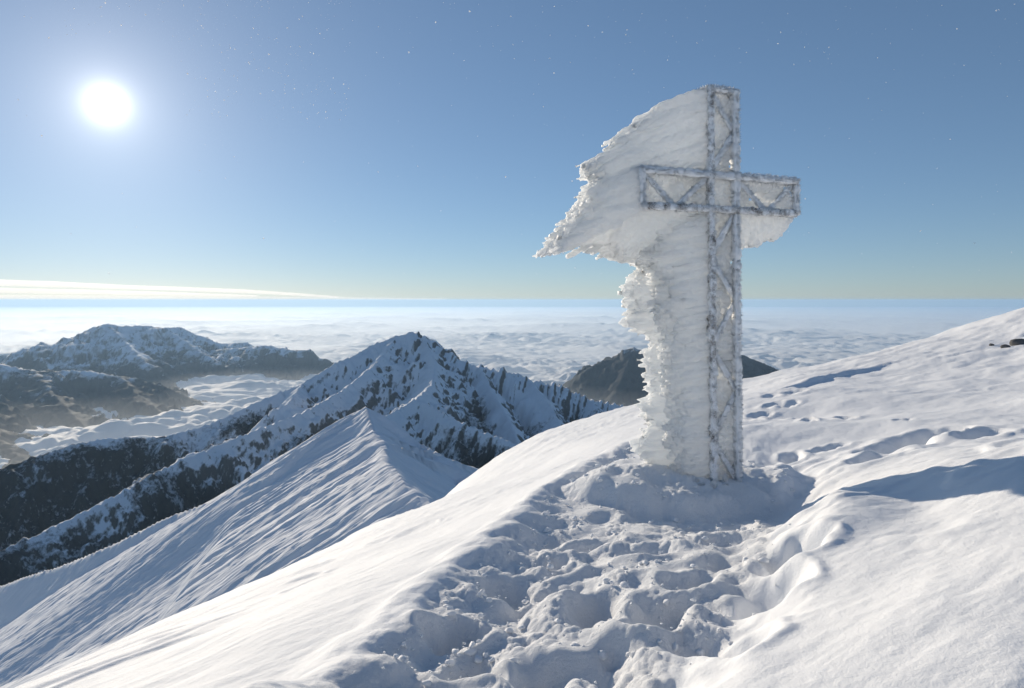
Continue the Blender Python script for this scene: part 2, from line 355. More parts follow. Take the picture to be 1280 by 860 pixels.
def ground(X, Y, part=None):
    sh = X.shape; X = X.ravel(); Y = Y.ravel()
    L = lay(X, Y); dL, s, dR, s2 = L; r = np.hypot(X, Y)
    z = base_height(X, Y) + steps(X, Y, L)
    tread = sstep(0.02, 0.2, dL) * sstep(0.02, 0.25, -dR) * (1 - sstep(7.0, 9.5, Y)) * sstep(0.5, 1.2, Y)
    wall = np.exp(-((dL - 0.16) / 0.17) ** 2) * sstep(1, 3, s) * (1 - sstep(12, 16, s))
    far_tread = sstep(0.0, 0.4, dL) * (1 - sstep(-.4, 1.0, dR)) * sstep(7.2, 8.5, Y) * (1 - sstep(18, 30, Y))
    near = r < 32
    # broad drift and wind shapes
    z += 0.10 * perlin(X * 0.35, Y * 0.35, 21) * sstep(3, 9, r) + 0.022 * fbm(X * 0.9, Y * 0.8, 2, 22)
    u = X * 0.85 + Y * 0.53; v = -X * 0.53 + Y * 0.85         # wind combs the crust along u
    smooth = (1 - tread) * (1 - wall)
    z += smooth * (0.012 * fbm(u * 0.9, v * 2.6, 4, 24) + 0.0014 * fbm(u * 9, v * 22, 3, 28))
    z += 0.05 * sstep(10, 30, r) * fbm(u * .5, v * 1.4, 4, 29)
    lips = sstep(.05, .3, perlin(u * .55 + .5 * perlin(u * 1.3, v * 1.3, 68), v * 1.9, 67)) * sstep(.5, .22, perlin(u * .55 + .5 * perlin(u * 1.3, v * 1.3, 68), v * 1.9 + .10, 67))
    z += smooth * 0.030 * lips * sstep(-.1, .35, perlin(X * .22 + 3, Y * .22, 69)) * sstep(2.5, 5, r)
    # trodden floor, its lumps drawn out along the trench
    zz = np.zeros_like(z); X0, Y0 = X, Y; ta = X * 0.93 - Y * 0.36; X, Y = ta + 0.06 * perlin(X * 3, Y * 3, 30), (X0 * 0.36 + Y0 * 0.93) * 0.72
    zz += 0.09 * (billow(X * 1.4, Y * 1.4, 2, 31) - 0.3) + 0.06 * (0.30 - worley(X * 2.6 + 3, Y * 2.6, 33) ** 2)
    zz += 0.038 * (0.30 - worley(X * 6.3, Y * 6.3, 35) ** 2) * sstep(-.3, .4, perlin(X * 1.3, Y * 1.3, 36)) * 1.6
    fine = 0.024 * (0.30 - worley(X * 15, Y * 15, 37) ** 2) * sstep(-.35, .35, perlin(X * 2.1 + 5, Y * 2.1, 38)) * 1.5
    fine = fine + 0.010 * (0.30 - worley(X * 34, Y * 34, 39) ** 2) * sstep(-.3, .3, perlin(X * 2.9 + 5, Y * 2.9, 40)) * 1.5
    X, Y = X0, Y0
    fine = fine * (tread + 0.45 * far_tread)
    z += 0.85 * zz * (tread + 0.45 * far_tread)
    # crumbly wall
    z += wall * (0.09 * (0.30 - worley(X * 3.4, Y * 3.4, 41) ** 2) + 0.05 * (0.30 - worley(X * 8.5, Y * 8.5, 43) ** 2) + 0.022 * (0.30 - worley(X * 22, Y * 22, 44) ** 2)); 
    # mound lumps
    q = np.sqrt(((X - 1.85) / 1.28) ** 2 + ((Y - 7.25) / 0.82) ** 2); mm = np.exp(-((q - 0.95) / 0.3) ** 2) + 0.35 * (q < 0.9)
    z += mm * (0.05 * (0.30 - worley(X * 4.2, Y * 4.2, 45) ** 2) + 0.022 * (0.30 - worley(X * 11, Y * 11, 46) ** 2))
    for px, py, d, a, b, tn, dep, rim in HOLES:
        hx, hy, _ = pt(px, py, d); m = np.abs(X - hx) + np.abs(Y - hy) < 3.2 * a
        x_ = X[m] - hx + 0.05 * perlin(X[m] * 6, Y[m] * 6, 50); y_ = Y[m] - hy + 0.05 * perlin(X[m] * 6 + 7, Y[m] * 6, 51); c_, s_ = math.cos(R(tn)), math.sin(R(tn))
        q = np.sqrt(((x_ * c_ + y_ * s_) / a) ** 2 + ((-x_ * s_ + y_ * c_) / b) ** 2)
        z[m] += -dep * (1 - sstep(0.25, 1.25, q)) + rim * np.exp(-((q - 1.35) / 0.35) ** 2)
    for d, t, rad, sq, tn, dep in SMALL:
        xa = np.interp(d, [p[1] for p in LIP], [p[0] for p in LIP]); xb = np.interp(d, [p[1] for p in BANK], [p[0] for p in BANK])
        hx = xa + .4 + t * (xb - xa - .5); m = (np.abs(X - hx) < 2 * rad) & (np.abs(Y - d) < 2 * rad)
        x_ = X[m] - hx; y_ = Y[m] - d; c_, s_ = math.cos(tn), math.sin(tn)
        q = np.sqrt(((x_ * c_ + y_ * s_) / rad) ** 2 + ((-x_ * s_ + y_ * c_) / (rad * sq)) ** 2)
        if dep > 0: z[m] -= 0.5 * dep * (1 - sstep(0.2, 1.4, q))
        else: z[m] -= dep * (1 - sstep(0.0, 1.25, q)) * 0.9
    if part == 'coarse': return z.reshape(sh), fine.reshape(sh), np.clip(tread + wall, 0, 1).reshape(sh)
    return (z + fine).reshape(sh)

th = np.concatenate([np.linspace(R(-180), R(-47), 60)[:-1], np.linspace(R(-47), R(47), 710), np.linspace(R(47), R(180), 60)[1:-1]])
rr = np.concatenate([np.geomspace(0.3, 1.6, 22)[:-1], np.geomspace(1.6, 9.0, 420)[:-1], np.geomspace(9.0, 60, 180)[:-1], np.geomspace(60, 130, 16)])
GX, GY = polar(th, rr); GZ, GF, GT = ground(GX, GY, 'coarse')
def blur(a, n, axis):                                          # settle the trodden snow: sharp crests slump
    for _ in range(n):
        a = np.moveaxis(a, axis, 0); a = np.concatenate([a[:1], (a[:-2] + 2 * a[1:-1] + a[2:]) / 4, a[-1:]]); a = np.moveaxis(a, 0, axis)
    return a
_r1 = int(np.searchsorted(rr, 9.0)); _sub = GZ[:_r1]; _b = blur(blur(_sub, 9, 0), 28, 1)
_w = np.clip(blur(blur(np.maximum(GT[:_r1], 0), 6, 0), 20, 1), 0, 1) * (1 - sstep(7.5, 9.0, rr[:_r1]))[:, None]
GZ[:_r1] = _sub * (1 - 0.9 * _w) + _b * 0.9 * _w
GZ = GZ + GF
rim_drop = sstep(62, 130, np.hypot(GX, GY)); GZ = GZ - 20 * rim_drop
nc = len(th)
verts = np.stack([GX, GY, GZ], -1).reshape(-1, 3)
verts = np.vstack([verts, [[0, 0, float(GZ[0].mean())]]])
cap = np.array([[i, len(verts) - 1, (i + 1) % nc] for i in range(nc)])
ob = add_mesh("snow_ground", verts, grid_quads(len(rr), nc, True), cap, M_SNOW, kind='structure', attrs={'trodden': np.append(GT.ravel(), 0.0)})
ob['label'] = 'wind packed snow slope with trodden trench and footprints'

# ------------------------------------------------------------------ ridges and mountains
def ridge_field(X, Y, ridges, gul=(60, 30), rough=25, seed=100, crest=0):
    """each ridge: points, slope per metre to the left and right of its line, kind of gullies"""
    Hm = np.full(X.shape, -1e9); D = np.zeros(X.shape); S = np.zeros(X.shape)
    wx = X + rough * 1.5 * fbm(X / (rough * 8), Y / (rough * 8), 3, seed + 30); wy = Y + rough * 1.5 * fbm(X / (rough * 8) + 31, Y / (rough * 8), 3, seed + 34)
    for k, (pts, sl, sr) in enumerate(ridges):
        p3 = [pt(*p) for p in pts]
        d0, s0, h0, sd0 = polyline(X, Y, p3); d1, s1, h1, sd1 = polyline(wx, wy, p3)
        w = sstep(0, rough * 5, d0); d = d0 * (1 - w) + d1 * w
        sl_ = np.where(sd0 > 0, sr, sl)
        cr_ = 2.1 if (crest == 11 and k == 2) else 1.0
        if crest: h0 = h0 + cr_ * crest * (np.abs(perlin(s0 / (crest * 3.0), s0 * 0 + k * 7.7, seed + 50)) * 1.3 - .35 + .5 * perlin(s0 / (crest * 1.1), s0 * 0 + k * 3.7, seed + 51)) * sstep(0, crest * 3, s0)
        h = h0 - sl_ * d
        lam = gul[0]
        warp = s1 + 0.35 * lam * perlin(s1 / (lam * 2), d / (lam * 2), seed + 60 + k)
        gl = ridged(warp / lam + k * 17, d / (lam * 5.0) + k, 3, seed + 70)
        h = h + gul[1] * np.minimum(1, d / (lam * 1.6)) * (gl - 0.75)
        m = h > Hm; Hm = np.where(m, h, Hm); D = np.where(m, d, D); S = np.where(m, s1, S)
    Hm = Hm + rough * np.minimum(1, D / (rough * 2.5)) * (fbm(X / (rough * 3.2), Y / (rough * 3.2), 6, seed, 0.55))
    return Hm, D, S
def slope_of(X, Y, Z, full=False):
    # surface slope |grad| on the structured grid
    P = np.stack([X, Y, Z], -1); a = np.gradient(P, axis=0); b = np.gradient(P, axis=1)
    n = np.cross(b, a); n /= np.linalg.norm(n, axis=-1, keepdims=True) + 1e-12
    if full: return n * np.sign(n[..., 2:3])
    return np.abs(n[..., 2])

# the fluted snow ridge just below the summit
RIDGE = [
 ([(457, 507, 332), (467, 538, 302), (480, 552, 280), (482, 575, 250), (505, 602, 222), (535, 625, 205), (600, 680, 175)], 0.78, 0.60),
 ([(-260, 860, 560), (0, 731, 403), (60, 712, 372), (120, 690, 347), (180, 660, 334), (225, 641, 328), (300, 611, 309), (345, 588, 306), (400, 545, 320), (430, 524, 328), (457, 507, 332)], 1.0, 1.25),
 ([(457, 507, 332), (478, 517, 331), (500, 531, 330), (520, 551, 326), (548, 566, 318), (582, 590, 310), (640, 640, 300), (720, 700, 290)], 0.9, 0.72),
 ([(467, 538, 302), (400, 585, 292), (330, 650, 270), (250, 735, 238)], 0.70, 0.45),
 ([(480, 552, 280), (420, 610, 262), (350, 690, 236)], 0.70, 0.45),
 ([(548, 566, 318), (540, 600, 290), (550, 640, 270)], 0.8, 0.7), ([(582, 590, 310), (580, 625, 285)], 0.8, 0.75),
]
U, V = np.meshgrid(np.linspace(-290, 200, 215), np.linspace(130, 530, 720), indexing='ij')
X = (U * 0.95 - V * 0.31) / (0.95 ** 2 + 0.31 ** 2); Y = (U * 0.31 + V * 0.95) / (0.95 ** 2 + 0.31 ** 2)
Z, D, S = ridge_field(X, Y, RIDGE, (12, 0.3), 0.35, 200, 0.35)
u, v = U, V                                                   # wind and sluff have combed flutes down the fall line
def rib(a, b, seed): return 1 - 1.6 * np.sqrt(perlin(a, b, seed) ** 2 + .012) - .6 * np.abs(perlin(a * 2.1 + 5, b * 1.7, seed + 1)) * .5
fl = v + 2.5 * perlin(u / 50, v / 50, 230) + 7 * perlin(u / 90, v / 30, 241) + 1.2 * perlin(u / 40, v / 12, 242)
am = sstep(-.5, .5, perlin(u / 60, v / 34, 243)); k_ = np.minimum(1, D / 6)
side = X / Y - np.interp(Y, [185, 230, 308], [-.61, -.52, -.40]) + .02 * perlin(X / 30, Y / 30, 244)
bowl = sstep(-.015, .03, side); dK0 = polyline(X, Y, [pt(*p) for p in RIDGE[1][0]])[0]
Z -= 7.0 * (1 - bowl) * sstep(4, 50, dK0)                       # the hollow left of the rib lies lower and is smoother
k_ = k_ * (.30 + .70 * bowl)
Z += 4.4 * k_ * (rib(fl / 26.0, u / 240.0, 231) - .6) + 2.4 * am * k_ * (rib(fl / 10.0, u / 130.0, 233) - .6) + .7 * k_ * (rib(fl / 4.4, u / 80, 236) - .6) + .6 * fbm(X / 26, Y / 26, 3, 238)
nz = slope_of(X, Y, Z)
rk = sstep(0.62, 0.45, nz) * sstep(.0, .4, fbm(X / 9, Y / 9, 4, 240)) * sstep(-.16, -.10, X / Y)
o = add_mesh("snow_ridge", np.stack([X, Y, Z], -1), grid_quads(*X.shape), None, None, kind='structure', attrs={'snow': np.clip(1.1 - 0.6 * rk, 0, 1.2), 'forest': np.zeros(X.shape)})
o.data.materials.append(mountain_material("ridge_snow_and_rock", 0.22, 1.2, 0.015))
o['label'] = 'fluted snow ridge with a pointed top below the summit slope'

# the rocky peak and its spurs
PEAK = [
 ([(515, 414, 3500), (490, 421, 3470), (462, 432, 3420), (440, 445, 3350), (420, 453, 3300), (379, 478, 3200), (318, 503, 3050), (258, 531, 2900), (202, 545, 2800), (129, 547, 2750), (86, 556, 2650), (0, 585, 2500), (-200, 650, 2350)], 0.62, 0.75),
 ([(495, 421, 3475), (470, 455, 3200), (425, 490, 2950), (380, 515, 2750), (300, 545, 2500), (206, 584, 2250), (107, 640, 2000), (0, 687, 1800), (-200, 780, 1600)], 0.75, 0.62),
 ([(515, 414, 3500), (540, 427, 3450), (560, 440, 3400), (580, 452, 3370), (600, 458, 3350), (640, 464, 3300), (662, 474, 3280), (700, 481, 3250), (740, 498, 3200), (775, 506, 3150), (830, 522, 3100), (950, 560, 3000), (1200, 640, 2900)], 0.8, 0.95),
 ([(530, 422, 3470), (545, 452, 3200), (540, 480, 2900), (522, 497, 2600), (480, 520, 2450), (420, 560, 2250)], 0.8, 0.9),
 ([(522, 497, 2600), (548, 512, 2520), (575, 528, 2450), (600, 538, 2420), (640, 552, 2380), (700, 590, 2300)], 0.85, 0.9),
 ([(600, 458, 3350), (622, 500, 3000), (640, 530, 2750), (650, 560, 2550)], 0.9, 0.9),
 ([(662, 474, 3280), (690, 510, 2950), (705, 540, 2700)], 0.9, 0.9),
 ([(740, 498, 3200), (755, 530, 2900)], 0.9, 0.9),
 ([(379, 478, 3200), (360, 505, 2850), (330, 520, 2750)], 0.8, 0.8),
]
X, Y = polar(np.linspace(R(-42), R(14), 520), np.geomspace(1500, 4100, 340))
Z, D, S = ridge_field(X, Y, PEAK, (130, 60), 38, 300, 11)
Z += np.minimum(1, D / 60) * (.35 + .65 * sstep(-.22, -.10, X / Y)) * (26 * (ridged(X / 95 + .3 * perlin(X / 60, Y / 60, 361), Y / 95, 4, 362) - .6))
Z = np.maximum(Z, -1700)
nz = slope_of(X, Y, Z)
alt = Z + 120 * fbm(X / 350, Y / 350, 4, 340)
nrm = slope_of(X, Y, Z, True); lee = sstep(-.35, .45, nrm[..., 0] * .9 - nrm[..., 1] * .1 + .35 * perlin(X / 240, Y / 240, 346))   # the wind loads the left flanks with snow
steep = sstep(0.78, 0.52, nz) * (.18 + 1.0 * lee)
snow = np.clip(0.94 - 0.60 * steep + 0.12 * fbm(X / 30, Y / 30, 4, 345), 0, 1)
low = sstep(-470, -660, alt)
snow = snow * (1 - low) + low * np.clip(0.27 + 0.16 * fbm(X / 60, Y / 60, 3, 350) - 0.22 * sstep(-800, -1100, alt), 0, 1)
o = add_mesh("mountain", np.stack([X, Y, Z], -1), grid_quads(*X.shape), None, M_PEAK, kind='structure', attrs={'snow': snow, 'forest': low})
o['label'] = 'rocky snow covered peak with jagged pinnacle ridge and dark wooded spurs'

# hills standing out of the cloud further away
def far_hills(name, label, ridges, th0, th1, r0, r1, nth, nr, seed, snow_line, slope_rough=90, gul=(420, 130)):
    X, Y = polar(np.linspace(R(th0), R(th1), nth), np.geomspace(r0, r1, nr))
    Z, D, S = ridge_field(X, Y, ridges, gul, slope_rough, seed, 18)
    nz = slope_of(X, Y, Z); alt = Z + 150 * fbm(X / 900, Y / 900, 4, seed + 40)
    hi = sstep(snow_line - 230, snow_line + 180, alt)
    sn = np.clip(0.12 + 0.55 * hi + 0.20 * fbm(X / 160, Y / 160, 4, seed + 45) - 0.30 * sstep(0.85, 0.65, nz), 0, 1)
    Z = np.maximum(Z, -2600)
    o = add_mesh(name, np.stack([X, Y, Z], -1), grid_quads(*X.shape), None, M_FAR, kind='structure', attrs={'snow': sn, 'forest': 1 - hi})
    o['label'] = label
far_hills("hills", "hazy snow dusted hills rising out of the clouds at left", [
 ([(-120, 452, 11500), (0, 444, 11800), (26, 442, 11900), (73, 429, 12000), (116, 408, 12000), (133, 404, 12000), (151, 407, 12100), (176, 406, 12400), (206, 409, 12700), (224, 408, 13000), (241, 416, 13000), (258, 422, 13000), (275, 429, 13000), (310, 428, 13200), (330, 440, 13300)], 0.4, 0.4),
 ([(133, 404, 12000), (160, 430, 11200), (185, 455, 10300), (210, 490, 9800)], 0.42, 0.42),
 ([(206, 409, 12700), (241, 434, 12000), (262, 446, 11600), (275, 456, 11300), (290, 473, 11100), (300, 490, 10800)], 0.42, 0.42),
 ([(240, 440, 12600), (267, 437, 12500), (300, 434, 12400), (335, 431, 12300), (355, 435, 12300), (370, 438, 12200), (388, 436, 12200), (400, 448, 12200)], 0.42, 0.42),
 ([(-200, 445, 8300), (0, 455, 8600), (43, 463, 8700), (107, 463, 8800), (150, 470, 8800), (172, 473, 8800), (202, 481, 8800), (230, 494, 8700), (262, 508, 8600), (290, 525, 8500)], 0.42, 0.42),
 ([(-100, 448, 8400), (-60, 490, 7300), (-20, 530, 6500), (30, 578, 5700)], 0.34, 0.34), ([(43, 463, 8700), (70, 495, 7800), (105, 532, 7000), (150, 565, 6300)], 0.34, 0.34), ([(150, 470, 8800), (180, 500, 8000), (225, 530, 7300)], 0.36, 0.36),
], -43, -11, 4600, 15500, 420, 240, 500, -1000)
far_hills("island_hill", "dark wooded hill rising out of the clouds behind the cross", [
 ([(690, 492, 9700), (713, 474, 9600), (740, 457, 9500), (754, 450, 9500), (774, 447, 9500), (777, 437, 9500), (793, 434, 9500), (817, 443, 9500), (860, 440, 9600), (900, 436, 9700), (930, 444, 9800), (960, 456, 9900), (1010, 478, 10000)], 0.45, 0.55),
 ([(793, 434, 9500), (780, 465, 9000), (770, 490, 8700)], 0.5, 0.5), ([(900, 436, 9700), (930, 470, 9100), (940, 500, 8800)], 0.5, 0.5),
], 1, 26, 8000, 12000, 220, 120, 600, -760)

# ------------------------------------------------------------------ sea of clouds
CLOUD_Z = -1310.0
X, Y = polar(np.linspace(R(-41), R(41), 490), np.concatenate([np.geomspace(4200, 30000, 400)[:-1], np.geomspace(30000, 120000, 120)]))
r = np.hypot(X, Y)
wx = X + 500 * fbm(X / 2600, Y / 2600, 3, 410); wy = Y + 500 * fbm(X / 2600 + 9, Y / 2600, 3, 414)
Z = CLOUD_Z - 0.3 * r * r / (2 * 6371000.0)
puff = np.maximum(sstep(-0.25, 0.35, perlin(X / 5200, Y / 5200, 420)), .75 * (1 - sstep(11000, 15000, r)))
Z += (60 + 70 * puff) * (2.4 * billow(wx / 1500, wy / 1500, 4, 400, 0.55) - .7) + 120 * fbm(X / 7000, Y / 9000, 3, 424)
fade = 1 - sstep(22000, 45000, r)
Z += fade * (90 * (0.3 - worley(wx / 620, wy / 620, 430) ** 2) * (.35 + .65 * puff) + 85 * (0.3 - worley(wx / 260, wy / 260, 431) ** 2) * sstep(-.45, .2, perlin(X / 1500, Y / 1500, 433)) + 40 * (0.3 - worley(wx / 110, wy / 110, 432) ** 2) * (1 - sstep(14000, 19000, r)))
o = add_mesh("sea_of_clouds", np.stack([X, Y, Z], -1), grid_quads(*X.shape), None, M_CLOUD, kind='stuff')
o['label'] = 'sea of clouds filling the valleys to the horizon'
o['category'] = 'clouds'
# the far valley floor under the clouds closes the ground to the horizon
X, Y = polar(np.linspace(R(-180), R(180), 121)[:-1], np.array([120.0, 600, 2500, 9000, 30000, 120000]))
Z = np.where(np.hypot(X, Y) < 200, -75.0, np.where(np.hypot(X, Y) < 1000, -500.0, -2300.0)) - 0.3 * np.hypot(X, Y) ** 2 / (2 * 6371000.0)
add_mesh("valley_floor", np.stack([X, Y, Z], -1), grid_quads(*X.shape, True), None, M_FAR, kind='structure', attrs={'snow': np.full(X.shape, 0.35), 'forest': np.ones(X.shape)})
# the long flat cloud on the horizon at left
def cloud_bank(name, label, px0, px1, top, bot, dist, depth, seed):
    nx, ny = 260, 40
    xs = np.linspace(px0, px1, nx)
    t = np.linspace(0, 1, ny)
    a = np.linspace(0, 2 * np.pi, ny, endpoint=False)
    PX, Aa = np.meshgrid(xs, a)
    tp = np.interp(PX, *zip(*top)); bt = np.interp(PX, *zip(*bot))
    mid = (tp + bt) / 2; half = (bt - tp) / 2
    prof = np.sign(np.sin(Aa)) * np.abs(np.sin(Aa)) ** 0.8
    PY = mid - half * prof
    Dd = dist + depth * np.cos(Aa)
    Xb = (PX - CX) / F * dist; Zb = -(PY - EYE) / F * dist
    Zb += 260 * (np.sin(Aa) > -.2) * (2 * billow(Xb / 4200, Dd / 2600, 5, seed) - .6) * np.clip(half / 8, 0, 1)
    v = np.stack([Xb, Dd, Zb], -1)
    q = grid_quads(nx, ny, True)
    v = v.transpose(1, 0, 2)
    o = add_mesh(name, v, q, None, M_BANK, kind='stuff'); o['label'] = label; o['category'] = 'clouds'
cloud_bank("cloud_bank", "long flat pale cloud bank above the horizon under the sun", -260, 430, [(-260, 345), (0, 349), (60, 351), (160, 356), (300, 361), (370, 366), (430, 371)], [(-260, 358), (0, 358), (200, 363), (330, 368), (430, 373)], 130000, 5000, 500)
cloud_bank("cloud_bank", "middle cloud layer below the long bank at far left", -260, 330, [(-260, 357), (0, 359), (160, 363), (330, 369)], [(-260, 366), (0, 367), (160, 369), (330, 371)], 136000, 4000, 540)
cloud_bank("cloud_bank", "lowest thin streak of cloud on the horizon left of the peak", -260, 560, [(-260, 368), (0, 368), (300, 370), (560, 373)], [(-260, 375.5), (0, 375.5), (300, 375.5), (560, 375.5)], 128000, 3500, 520)

# ------------------------------------------------------------------ the cross
W = 0.165                                                    # half section of the lattice
ROOT_Z = float(ground(np.array([CROSS[0]]), np.array([CROSS[1]]))[0])
ROOT_Z = -1.89
root = bpy.data.objects.new("summit_cross", None); COL.objects.link(root)
root.location = (CROSS[0], CROSS[1], ROOT_Z); root.rotation_euler = (0, R(-0.7), R(24.3))
root['label'] = 'steel lattice summit cross plastered with wind blown rime ice'; root['category'] = 'cross'
HT, A0, A1, AX = 4.08, 2.82, 3.17, 1.01
bars = []
def bar(name, a, b, w, t, seed, bare=False):
    """an angle-iron or flat bar from a to b, slightly swollen by frost"""
    a = np.array(a, float); b = np.array(b, float); d = b - a; L = np.linalg.norm(d); d /= L
    ref = np.array([0, 1.0, 0]) if abs(d[1]) < .9 else np.array([1.0, 0, 0])
    s = np.cross(d, ref); s /= np.linalg.norm(s); n_ = np.cross(s, d)
    n = max(3, int(L / 0.035)); ts = np.linspace(0, L, n); gg = rng(seed)
    prof = [(-1, -.8), (-.8, -1), (.8, -1), (1, -.8), (1, .8), (.8, 1), (-.8, 1), (-1, .8)]
    vs_ = []
    for k, tt in enumerate(ts):
        f = 1 + 0.45 * gg.random() ** 2 if 0 < k < n - 1 else 0.96
        for (p, q) in prof:
            f2 = f * (1 + 0.28 * (gg.random() - .5)); vs_.append(a + d * tt + s * p * w / 2 * f2 + n_ * q * t / 2 * f2)
    q = grid_quads(n, 8, True)
    m0 = [0] * 1
    vs_.append(a); vs_.append(b); i0, i1 = len(vs_) - 2, len(vs_) - 1
    tr = [[(j + 1) % 8, j, i0] for j in range(8)] + [[(n - 1) * 8 + j, (n - 1) * 8 + (j + 1) % 8, i1] for j in range(8)]
    o = add_mesh(name, np.array(vs_), q, np.array(tr), M_BARE if bare else M_STEEL, root)
    bars.append((a, b, w, t, bare)); return o
sd = 0
for sx in (-1, 1):
    for sy in (-1, 1):
        sd += 1; bar("post_bar", (sx * W, sy * W, -0.35), (sx * W, sy * W, HT), .062, .062, sd, sx < 0 and sy < 0)
for z_ in (A0, A1):
    for sy in (-1, 1):
        sd += 1; bar("arm_bar", (-AX, sy * (W + .006), z_), (AX, sy * (W + .006), z_), .06, .06, sd, sy < 0 and z_ == A0)
for sx in (-1, 1):
    for sy in (-1, 1):
        sd += 1; bar("end_bar", (sx * AX, sy * W, A0 - .02), (sx * AX, sy * W, A1 + .02), .056, .056, sd)
    for z_ in (A0, A1):
        sd += 1; bar("end_bar", (sx * AX, -W, z_), (sx * AX, W, z_), .044, .044, sd)
for k in range(2):
    sd += 1; bar("top_bar", (-W, (-W, W)[k], HT - .03), (W, (-W, W)[k], HT - .03), .05, .05, sd); sd += 1; bar("top_bar", ((-W, W)[k], -W, HT - .03), ((-W, W)[k], W, HT - .03), .05, .05, sd)
zs = [0.0, .47, .94, 1.41, 1.88, 2.34, 2.80]
for k in range(6):
    a, b = (-W, W) if k % 2 else (W, -W)
    sd += 1; bar("diagonal_brace", (a, -W + .012, zs[k]), (b, -W + .012, zs[k + 1]), .05, .02, sd)
    sd += 1; bar("diagonal_brace", (b, W - .012, zs[k]), (a, W - .012, zs[k + 1]), .05, .02, sd)
    if k % 2 == 0: sd += 1; bar("diagonal_brace", (W - .012, -W, zs[k]), (W - .012, W, zs[k + 1]), .02, .05, sd)
    else: sd += 1; bar("diagonal_brace", (W - .012, W, zs[k]), (W - .012, -W, zs[k + 1]), .02, .05, sd)
for z0, z1, f in ((3.2, 3.63, 1), (3.63, 4.05, -1)):
    sd += 1; bar("diagonal_brace", (-W * f, -W + .012, z0), (W * f, -W + .012, z1), .05, .02, sd)
for s_ in (-1, 1):
    xs = [W, .60, AX]
    for k in range(2):
        z0, z1 = (A0, A1) if k == 0 else (A1, A0)
        sd += 1; bar("diagonal_brace", (s_ * xs[k], -W + .012, z1), (s_ * xs[k + 1], -W + .012, z0), .046, .02, sd)

# rime: thousands of feathers grown into the wind, fused into one mass
gr = rng(77)
fv, fq, ft = [], [], []; _GQ = {}
nv = 0
def feather(p0, p1, r0, r1, bulge=1.0, sides=6, rings=6):
    global nv
    p0 = np.array(p0); p1 = np.array(p1); d = p1 - p0; L = np.linalg.norm(d)
    if L < 1e-4: return
    d /= L; ref = np.array([0, 0, 1.0]) if abs(d[2]) < .8 else np.array([0, 1.0, 0])
    s = np.cross(d, ref); s /= np.linalg.norm(s); n_ = np.cross(s, d)
    wob = (gr.random(3) - .5) * 0.06 * L
    t = np.arange(rings) / (rings - 1); a = gr.random() * 6.28 + 6.2832 * np.arange(sides) / sides
    rad = (r0 + (r1 - r0) * t) * (1 + 0.25 * bulge * np.sin(np.pi * t)); rad[-1] *= 0.35
    c = p0 + np.outer(t, d * L) + np.outer(np.sin(np.pi * t), wob)
    vs_ = (c[:, None, :] + (np.outer(np.cos(a), s) + np.outer(np.sin(a) * .9, n_))[None] * rad[:, None, None]).reshape(-1, 3)
    vs_ = np.vstack([vs_, p0 - d * r0 * .5, p1 + d * r1 * .45])
    fq.append(_GQ.setdefault(rings, grid_quads(rings, sides, True)) + nv)
    i0, i1 = nv + rings * sides, nv + rings * sides + 1; e = nv + (rings - 1) * sides
    ft.append(np.array([[nv + (j + 1) % sides, nv + j, i0] for j in range(sides)] + [[e + j, e + (j + 1) % sides, i1] for j in range(sides)]))
    fv.append(vs_); nv += len(vs_)
def noise1(z, seed): return float(perlin(np.array([z]), np.array([seed * 3.3]), 90)[0])
def rj(a): return (gr.random() - .5) * 2 * a
def lenlow(z):      # how far the front layer stands out to the left of the shaft
    return np.interp(z, [0, .4, 1.0, 1.6, 2.2, 2.8], [.34, .42, .46, .50, .62, .75])
for k in range(1500):                                         # front layer on the shaft, streaming to the left
    z = gr.uniform(-.15, 2.75); y0 = gr.uniform(-.15, .22)
    L = lenlow(z) * (0.84 + 0.16 * noise1(z * 5, 1)) * gr.uniform(.72, 1.03) * (1 - .25 * max(0, -y0) / .19)
    dz = -0.10 - 0.18 * (z / 2.8)
    feather((-W + .06, y0, z), (-W - L, y0 * .75 + .10 * L + rj(.02), z + dz * L + rj(.03)), gr.uniform(.025, .04), gr.uniform(.014, .034))
for k in range(1100):                                         # rear layer, longer, blown behind
    z = gr.uniform(-.15, 2.75); y0 = gr.uniform(.05, .30)
    L = np.interp(z, [0, .35, .6, .95, 1.2, 1.5, 1.75, 2.1, 2.4, 2.8], [.55, .66, .62, .52, .60, .62, .80, .80, .85, .95]) * (0.85 + 0.2 * noise1(z * 4, 5)) * gr.uniform(.75, 1.03)
    feather((-W + .1, y0, z), (-W + .02 - L * .82, y0 + .55 * L + rj(.03), z - .10 * L + rj(.03)), gr.uniform(.03, .05), gr.uniform(.016, .042))
for k in range(1500):                                         # upper post: swept down to the left
    ze = gr.uniform(2.95, HT - .03); y0 = gr.uniform(-.15, .25)
    L = np.interp(ze, [2.95, 3.22, 3.46, 3.62, 3.74, 3.86, 3.96, 4.03, HT], [1.28, 1.18, .93, .80, .66, .47, .27, .06, .0]) * gr.uniform(.6, 1.02) * (1 + .16 * noise1(ze * 7, 9))
    feather((-W + .05, y0, min(ze + .42 * L, HT - .07)), (-W - L, y0 * .8 + .16 * L + rj(.03), ze + rj(.02)), gr.uniform(.028, .045), gr.uniform(.012, .034))
for k in range(1500):                                         # left arm: out past its end, down and behind
    x0 = gr.uniform(-AX, -W); z = gr.uniform(A0 - .02, A1 + .0); y0 = gr.uniform(-.02, .26)
    reach = gr.uniform(.55, 1.03); w_ = (A1 - z) / (A1 - A0)
    L = (0.55 + 0.42 * w_) * reach * (0.92 + .12 * noise1(x0 * 4 + z * 6, 3))
    feather((x0 - .02, y0, z), (x0 - L * .80, y0 + .50 * L + rj(.03), z - L * (.36 + .12 * w_) + rj(.03)), gr.uniform(.025, .045), gr.uniform(.012, .034))
